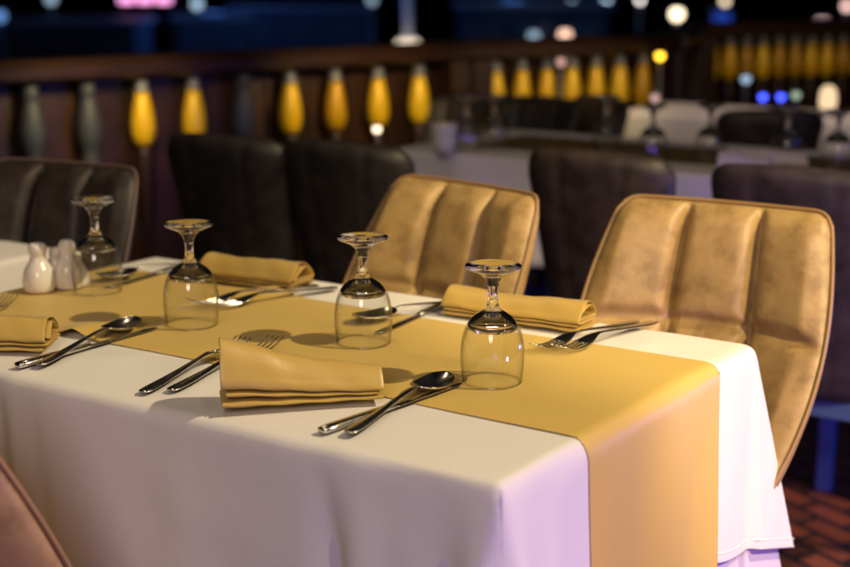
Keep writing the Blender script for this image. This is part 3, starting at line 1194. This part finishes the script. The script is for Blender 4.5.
def balustrade(p0, p1, spacing, skip, label, first=0.0, zt=1.0, plain=()):
    p0, p1 = Vector((p0.x, p0.y, 0)), Vector((p1.x, p1.y, 0))
    dv = p1 - p0
    Ln = dv.length
    rz = math.atan2(dv.y, dv.x)
    root = empty('balustrade', p0, rz, label, 'balustrade', GB)
    bm = bmesh.new()
    # moulded rail (local +Y is outwards)
    prof = [(-.055, zt - .062), (-.075, zt - .05), (-.08, zt - .02), (-.06, zt), (.06, zt), (.08, zt - .02), (.075, zt - .05), (.055, zt - .062)]
    r0 = [bm.verts.new((0, y, z)) for y, z in prof]
    r1 = [bm.verts.new((Ln, y, z)) for y, z in prof]
    for k in range(len(prof)):
        bm.faces.new((r0[k], r0[(k + 1) % len(prof)], r1[(k + 1) % len(prof)], r1[k]))
    bm.faces.new(r0[::-1]); bm.faces.new(r1)
    from_bm('handrail', bm, M_wood, root, False)
    bm = bmesh.new()
    add_box(bm, (Ln / 2, 0, .10), (Ln, .12, .08), bevel=.006)
    from_bm('bottom_rail', bm, M_wood, root, False)
    bm = bmesh.new()
    x = .0
    while x < Ln:
        w_ = min(.16, Ln - x)
        if w_ > .03:
            add_box(bm, (x + w_ / 2, .052, .538), (w_ - .006, .02, .790), bevel=.003)
        x += .16
    from_bm('plank_panel', bm, M_panel, root, False)
    for xx in (.05, Ln - .05):
        bm = bmesh.new()
        add_box(bm, (xx, -.005, (zt - .064) / 2), (.085, .10, zt - .064), bevel=.006)
        from_bm('post', bm, M_wood, root, False)
    k = 0
    x = first
    body = neck = lower = None
    while x < Ln - .1:
        if k not in skip:
            if k in plain:
                bm = bmesh.new()
                add_lathe(bm, [(0, .142), (.03, .142), (.03, .20), (.018, .23), (.014, .35), (.016, .50), (.024, .60), (.03, .68), (.026, .715), (.024, .735), (.030, .748), (.037, .775), (.036, .81), (.031, .845), (.024, .875), (.020, .893), (.024, .9), (.02, .935), (0, .935)], 16)
                o = from_bm('baluster', bm, M_slate, root)
                o.location = (x, -.012, 0)
                o['label'] = 'unlit baluster, shade put into its slate grey'
            elif body is None:
                bm = bmesh.new()
                add_lathe(bm, [(0, .735), (.022, .735), (.030, .748), (.037, .775), (.036, .81), (.031, .845), (.024, .875), (.020, .893), (0, .893)], 20)
                body = from_bm('baluster', bm, M_gold, root)
                bm = bmesh.new()
                add_lathe(bm, [(0, .8935), (.024, .8935), (.025, .902), (.017, .91), (.020, .935), (0, .935)], 16)
                neck = from_bm('neck', bm, M_silver, body)
                bm = bmesh.new()
                add_lathe(bm, [(0, .142), (.03, .142), (.03, .20), (.018, .23), (.014, .35), (.016, .50), (.024, .60), (.03, .68), (.026, .715), (.024, .733), (0, .733)], 16)
                lower = from_bm('foot', bm, M_wood, body)
                body.location = (x, -.012, 0)
            else:
                o = body.copy(); COL.objects.link(o); o.parent = root; o.location = (x, -.012, 0)
                for g in (neck, lower):
                    h_ = g.copy(); COL.objects.link(h_); h_.parent = o
        x += spacing
        k += 1
    return root


M_slate = mat('slate_unlit', (0.05, 0.06, 0.075), 0.5)  # dark slate puts the shade of unlit balusters into their colour
PLAIN_A = (0, 1, 2, 3, 6)
A0, A1, B1 = at(-150, 60, 3.72), at(463, 46, 4.95), at(668, 43, 5.5)
balustrade(A0, A1, .172, (), 'left stretch of balustrade with large gold balusters', .135, 1.0, PLAIN_A)
balustrade(A1, B1, .118, (0,), 'middle stretch of balustrade with close set gold balusters', .015)
C0, C1 = at(694, 30, 6.6), at(930, 30, 7.1)
balustrade(C0, C1, .092, (), 'far right stretch of balustrade with small dim gold balusters', .10)
# return between the middle and the far stretch
balustrade(B1, C0, .3, tuple(range(50)), 'short plain return of balustrade joining the middle and far stretches', .1)

# ------------------------------------------------------------------ lamps seen as blurred lights
def bulb_fixture(px, py, d, color, strength, r, label, name='lamp_post', base=0.0, cat='lamp', group='blurred lamps beyond the balustrade'):
    p = at(px, py, d)
    root = empty(name, (p.x, p.y, base), 0, label, cat, group)
    bm = bmesh.new()
    h = p.z - base
    add_tube(bm, [(0, 0, 0), (0, 0, max(.02, h - r * 1.3))], [r * .55, r * .35], 10)
    add_lathe(bm, [(0, 0), (r * 1.6, 0), (r * 1.6, r * .5), (r * .6, r), (0, r)], 12)
    from_bm('pole', bm, M_pole, root)
    bm = bmesh.new()
    bmesh.ops.create_uvsphere(bm, u_segments=16, v_segments=10, radius=r)
    o = from_bm('bulb', bm, emis('bulb_glow', color, strength), root)
    o.location = (0, 0, h)
    bm = bmesh.new()
    add_lathe(bm, [(0, h + r * 1.35), (r * 1.5, h + r * .95), (r * 1.5, h + r * .8), (0, h + r * 1.15)], 12)
    from_bm('cap', bm, M_pole, root)
    return root


QZ = -2.4   # level of the quay beyond
WARM, WHITE, COOL, PINK, BLUE, AMBER = (1, .80, .52), (1, .93, .85), (.55, .78, 1), (1, .62, .55), (.05, .08, 1), (1, .55, .03)
far = [(677, 14, 40, WARM, 5, .16, 'brightest warm white lamp beyond the balustrade'),
       (640, 0, 45, WHITE, 4, .09, 'white lamp at the top edge left of the brightest lamp'),
       (606, 2, 45, COOL, 3.5, .13, 'pale blue lamp at the top edge'),
       (572, 2, 45, COOL, 6, .10, 'bluish white lamp above the pair of pink lamps'),
       (565, 17, 42, (1, .5, .35), 1.0, .15, 'upper pink lamp of the stacked pair'),
       (565, 35, 38, (1, .6, .42), 2.6, .15, 'lower and brighter pink lamp of the stacked pair'),
       (725, 1, 45, WARM, 2.4, .12, 'warm lamp at the top edge right of the brightest lamp'),
       (722, 19, 40, (.03, .10, .7), .45, .26, 'deep blue lamp right of the brightest lamp'),
       (822, 24, 38, PINK, 1.8, .17, 'dim pink lamp near the right edge'),
       (847, 6, 44, PINK, 2.6, .13, 'pink lamp in the top right corner'),
       (700, 33, 36, WARM, .9, .12, 'faint warm lamp just above the balustrade'),
       (676, 35, 36, COOL, .6, .14, 'faint grey lamp just above the balustrade'),
       (534, 36, 36, COOL, .8, .13, 'faint grey lamp left of the pink pair'),
       (197, 4, 45, COOL, 1.1, .16, 'blue grey lamp right of the pink sign'),
       (51, -1, 45, COOL, .8, .16, 'faint blue lamp left of the pink sign'),
       (0, 16, 42, (.2, .45, 1), .9, .16, 'faint blue lamp at the left edge'),
       (372, 0, 45, COOL, .7, .14, 'faint grey lamp left of the white pole')]
for px, py, d, colr, st, r, lb in far:
    bulb_fixture(px, py, d, colr, st, r, lb, base=QZ)


def rail_lamp(px, py, d, colr, st, r, label, base):
    return bulb_fixture(px, py, d, colr, st, r, label, 'small_lamp', base, 'lamp', 'small blurred lamps on the terrace')


rail_lamp(660, 56, 5.35, AMBER, 5, .016, 'amber lamp standing at the balustrade corner', 0)
rail_lamp(561, 62, 5.1, (1, .55, .45), .8, .016, 'pinkish lamp in front of the gold balusters', 0)
rail_lamp(763, 97, 5.6, BLUE, 5, .014, 'left one of the two deep blue lamps near the far right table', 0)
rail_lamp(781, 97, 5.6, BLUE, 5, .014, 'right one of the two deep blue lamps near the far right table', 0)
rail_lamp(746, 79, 5.8, COOL, .9, .018, 'pale blue lamp above the two deep blue ones', 0)
rail_lamp(796, 95, 5.6, (.6, .8, .55), .8, .016, 'pale green lamp beside the two deep blue ones', 0)
rail_lamp(377, 129, 4.1, WARM, 3.0, .012, 'warm small lamp under the gold balusters, left of the white cup', 0)
rail_lamp(532, 103, 5.0, COOL, 3.0, .012, 'bluish white lamp hanging low under a gold baluster', 0)
rail_lamp(499, 122, 4.6, COOL, 1.2, .011, 'dim blue lamp behind the second row goblet', 0)
rail_lamp(655, 98, 5.0, PINK, .8, .014, 'faint pink lamp above the lit far table', 0)

# pale pole standing on the quay with a light at its foot
p = at(408, 44, 30)
root = empty('white_pole', (p.x, p.y, QZ), 0, 'pale upright pole with a bright light at its foot', 'pole')
bm = bmesh.new()
add_tube(bm, [(0, 0, 0), (0, 0, p.z - QZ + 2.2)], [.09, .08], 16)
from_bm('mast', bm, M_whitepole, root)
bm = bmesh.new()
add_lathe(bm, [(0, -.10), (.20, -.10), (.26, 0), (.20, .10), (0, .10)], 20)
o = from_bm('foot_light', bm, emis('foot_glow', (1, .82, .62), 1.6), root)
o.location = (EF.x * -.35, EF.y * -.35, p.z - QZ)
bm = bmesh.new()
add_lathe(bm, [(0, 0), (.34, 0), (.34, p.z - QZ - .12), (.2, p.z - QZ - .11), (0, p.z - QZ - .11)], 20)
from_bm('plinth', bm, M_pole, root)
o = bpy.data.lights.new('mast_lamp', 'SPOT')
o.energy = 160; o.color = (.85, .8, 1); o.spot_size = .6; o.shadow_soft_size = .1
lo = bpy.data.objects.new('mast_lamp', o); COL.objects.link(lo)
tgt = Vector((p.x, p.y, p.z + 1))
lo.location = tgt + Vector((.6, -5, -1.5))
lo.rotation_euler = (tgt - lo.location).to_track_quat('-Z', 'Y').to_euler()

# pink glowing sign, too blurred to read
p = at(145, -1, 48)
root = empty('glowing_sign', (p.x, p.y, QZ), math.atan2(EX.y, EX.x), 'blurred pink glowing sign at the top left', 'sign')
bm = bmesh.new()
for k, (x, w, cc) in enumerate(((-.62, .5, 0), (0, .5, 0), (.62, .5, 0))):
    add_box(bm, (x, 0, p.z - QZ), (w, .08, .26), bevel=.03)
from_bm('glowing_panel', bm, emis('sign_glow', (1, .35, .75), 2.2), root)
bm = bmesh.new()
add_box(bm, (0, .12, p.z - QZ), (2.0, .1, .42), bevel=.02)
add_box(bm, (-.8, .12, (p.z - QZ - .21) / 2), (.1, .1, p.z - QZ - .22))
add_box(bm, (.8, .12, (p.z - QZ - .21) / 2), (.1, .1, p.z - QZ - .22))
from_bm('sign_frame', bm, M_leg, root, False)


# low blue lit kiosks on the quay
def kiosk(px, py_top, d, w, dep, label):
    p = at(px, py_top, d)
    rz = math.atan2(EX.y, EX.x)
    root = empty('kiosk', (p.x, p.y, QZ), rz, label, 'kiosk', 'dim blue kiosks beyond the balustrade')
    h = p.z - QZ
    bm = bmesh.new()
    add_box(bm, (0, dep / 2, (h - .16) / 2), (w, dep, h - .16), bevel=.02)
    from_bm('wall', bm, M_wall, root, False)
    bm = bmesh.new()
    add_box(bm, (0, dep / 2, h - .08), (w + .3, dep + .3, .15), bevel=.02)
    from_bm('roof', bm, M_pole, root, False)
    n_ = max(1, int(w / 1.3))
    for k in range(n_):
        bm = bmesh.new()
        add_box(bm, ((k + .5) * w / n_ - w / 2, -.012, h * .55), (w / n_ * .7, .03, h * .42))
        from_bm('window', bm, M_pane, root, False)
    return root


kiosk(208, 14, 36, 1.6, 2.0, 'narrow dim blue kiosk beyond the left balustrade')
kiosk(534, 2, 40, 4.2, 2.5, 'wide dim teal kiosk left of the pink lamps')
kiosk(300, 6, 52, 5.0, 3, 'distant dark blue kiosk behind the white pole')
kiosk(60, 20, 44, 4.5, 3, 'distant dark blue kiosk under the pink sign')

# ------------------------------------------------------------------ ground, quay, water
bm = bmesh.new()
quad = [(-3.6, -6), (8, -6), (8, 9), (-1.6, 9), (C0.x - .4, C0.y + .4), (A0.x - 1.2, A0.y - .2)]
fl = [Vector((A0.x, A0.y, 0)) + Vector((-1.2, -2.5, 0)), Vector((-3.6, -7, 0)), Vector((9, -7, 0)), Vector((9, 12, 0)), Vector((C1.x, C1.y + .3, 0)), Vector((C1.x - .1, C1.y + .12, 0)), Vector((C0.x - .1, C0.y + .12, 0)), Vector((B1.x - .12, B1.y + .06, 0)), Vector((A1.x - .12, A1.y + .06, 0)), Vector((A0.x - .12, A0.y + .06, 0))]
top = [bm.verts.new((v.x, v.y, 0)) for v in fl]
bot = [bm.verts.new((v.x, v.y, QZ + .1)) for v in fl]
bm.faces.new(top)
for k in range(len(fl)):
    q_ = (k + 1) % len(fl)
    bm.faces.new((top[k], bot[k], bot[q_], top[q_]))
bmesh.ops.triangulate(bm, faces=[f for f in bm.faces if len(f.verts) > 4])
o = from_bm('terrace_floor', bm, M_floor, None, False)
tag(o, kind='structure')
fw = Vector((EF.x, EF.y, 0)).normalized()
rt = Vector((EX.x, EX.y, 0))


def sheet(name, d0, d1, half, z, material):
    bm = bmesh.new()
    P_ = [CAM + fw * d0 - rt * half, CAM + fw * d0 + rt * half, CAM + fw * d1 + rt * half, CAM + fw * d1 - rt * half]
    bm.faces.new([bm.verts.new((v.x, v.y, z)) for v in P_])
    return tag(from_bm(name, bm, material, None, False), kind='structure')


sheet('ground', -20, 60, 120, QZ, M_quay)
sheet('water', 60, 1500, 1500, QZ - .6, M_water)

# ------------------------------------------------------------------ light
w = bpy.data.worlds.new('World')
sc.world = w
w.use_nodes = True
N, L = w.node_tree.nodes, w.node_tree.links
sky = N.new('ShaderNodeTexSky')
sky.sky_type = 'NISHITA'
sky.sun_disc = False
sky.sun_elevation = math.radians(-3.6)
sky.sun_rotation = math.radians(150)
bg = N['Background']
L.new(sky.outputs[0], bg.inputs[0])
bg.inputs[1].default_value = 0.15


def lamp(name, loc, target, energy, color, size=.05, spot=None, blend=.6):
    l = bpy.data.lights.new(name, 'SPOT' if spot else 'POINT')
    l.energy = energy
    l.color = color
    l.shadow_soft_size = size
    o = bpy.data.objects.new(name, l)
    COL.objects.link(o)
    o.location = loc
    if spot:
        l.spot_size = math.radians(spot)
        l.spot_blend = blend
        o.rotation_euler = (Vector(target) - Vector(loc)).to_track_quat('-Z', 'Y').to_euler()
    return o


key = lamp('key_spot', (3.25, 1.62, 4.85), (-.50, .36, .76), 1060, (1, .795, .48), .065, 36, .4)
lamp('chair_spot', (2.35, -.45, 2.5), (-.10, .95, .74), 440, (1, .76, .40), .06, 23, .6)
lamp('front_glow', (1.15, -2.7, 2.4), (-.4, .2, .6), 160, (1, .80, .70), .55, 70, .8)
for p_ in ((-.5, -.6, 2.7), (-1.5, .9, 2.7), (.6, -.3, 2.7), (.5, 1.6, 2.7)):
    lamp('overhead_fill', p_, None, 9, (1, .76, .46), .04)  # overhead points added for glass sparkles and warm fill
lamp('violet_led', (1.45, .20, .42), (-.1, .3, .5), 44, (.46, .22, 1), .10)
lamp('violet_led', (.95, -1.0, .25), (-.1, .3, .5), 17, (.50, .26, 1), .45)
lamp('blue_led', (.60, 1.72, .58), None, 16, (.10, .14, 1), .06)
lamp('blue_led', (.30, 2.60, 1.05), None, 2, (.12, .16, 1), .05)
lamp('floor_spot', (.9, 2.0, 1.9), (-.22, 1.9, 0), 260, (1, .55, .38), .08, 34, .7)  # spot added to lighten the tiles at the right
for p_, t_, e_ in (((-1.95, 1.55, 1.15), (-2.75, 1.95, .78), 17), ((-1.55, 2.35, 1.15), (-2.30, 2.75, .78), 17), ((-1.15, 3.05, 1.2), (-1.95, 3.45, .78), 14)):
    lamp('rail_spot', p_, t_, e_, (1, .74, .34), .05, 78, .8)
lamp('rail_spot', (-.9, 4.6, 1.2), (-1.75, 5.5, .8), 9, (1, .70, .34), .05, 70, .8)
lamp('far_table_lamp', (-.1, 3.0, 2.5), (-1.15, 3.55, .65), 70, (1, .72, .55), .06, 30, .8)
for r_, f_, c_ in ((-9, 28, (.08, .25, 1)), (-2, 33, (.08, .28, 1)), (5, 28, (.08, .36, .9)), (12, 34, (.10, .20, .8)), (-7, 48, (.08, .25, 1)), (3, 50, (.08, .32, 1)), (11, 52, (.08, .25, .9))):
    lamp('quay_fill', tuple(Vector((CAM.x, CAM.y, .8)) + fw * f_ + rt * r_), None, 170, c_, .3)  # unseen blue points added to fill the black parts of the quay

# ------------------------------------------------------------------ render settings
sc.view_settings.view_transform = 'Standard'
sc.view_settings.look = 'None'
sc.view_settings.exposure = 0
sc.view_settings.gamma = 1
sc.view_settings.use_curve_mapping = False
try:
    cy = sc.cycles
    cy.use_denoising = True
    cy.max_bounces = 14
    cy.transmission_bounces = 12
    cy.transparent_max_bounces = 12
    cy.glossy_bounces = 6
    cy.caustics_reflective = False
    cy.caustics_refractive = True
    cy.blur_glossy = 0.3
    cy.sample_clamp_indirect = 6
    key.data.cycles.is_caustics_light = True
    for o in bpy.data.objects:
        if o.name.startswith('stem'):
            o.cycles.is_caustics_caster = True
    runner.cycles.is_caustics_receiver = True
    cloth.cycles.is_caustics_receiver = True
except Exception as e:
    print('cycles settings:', e)
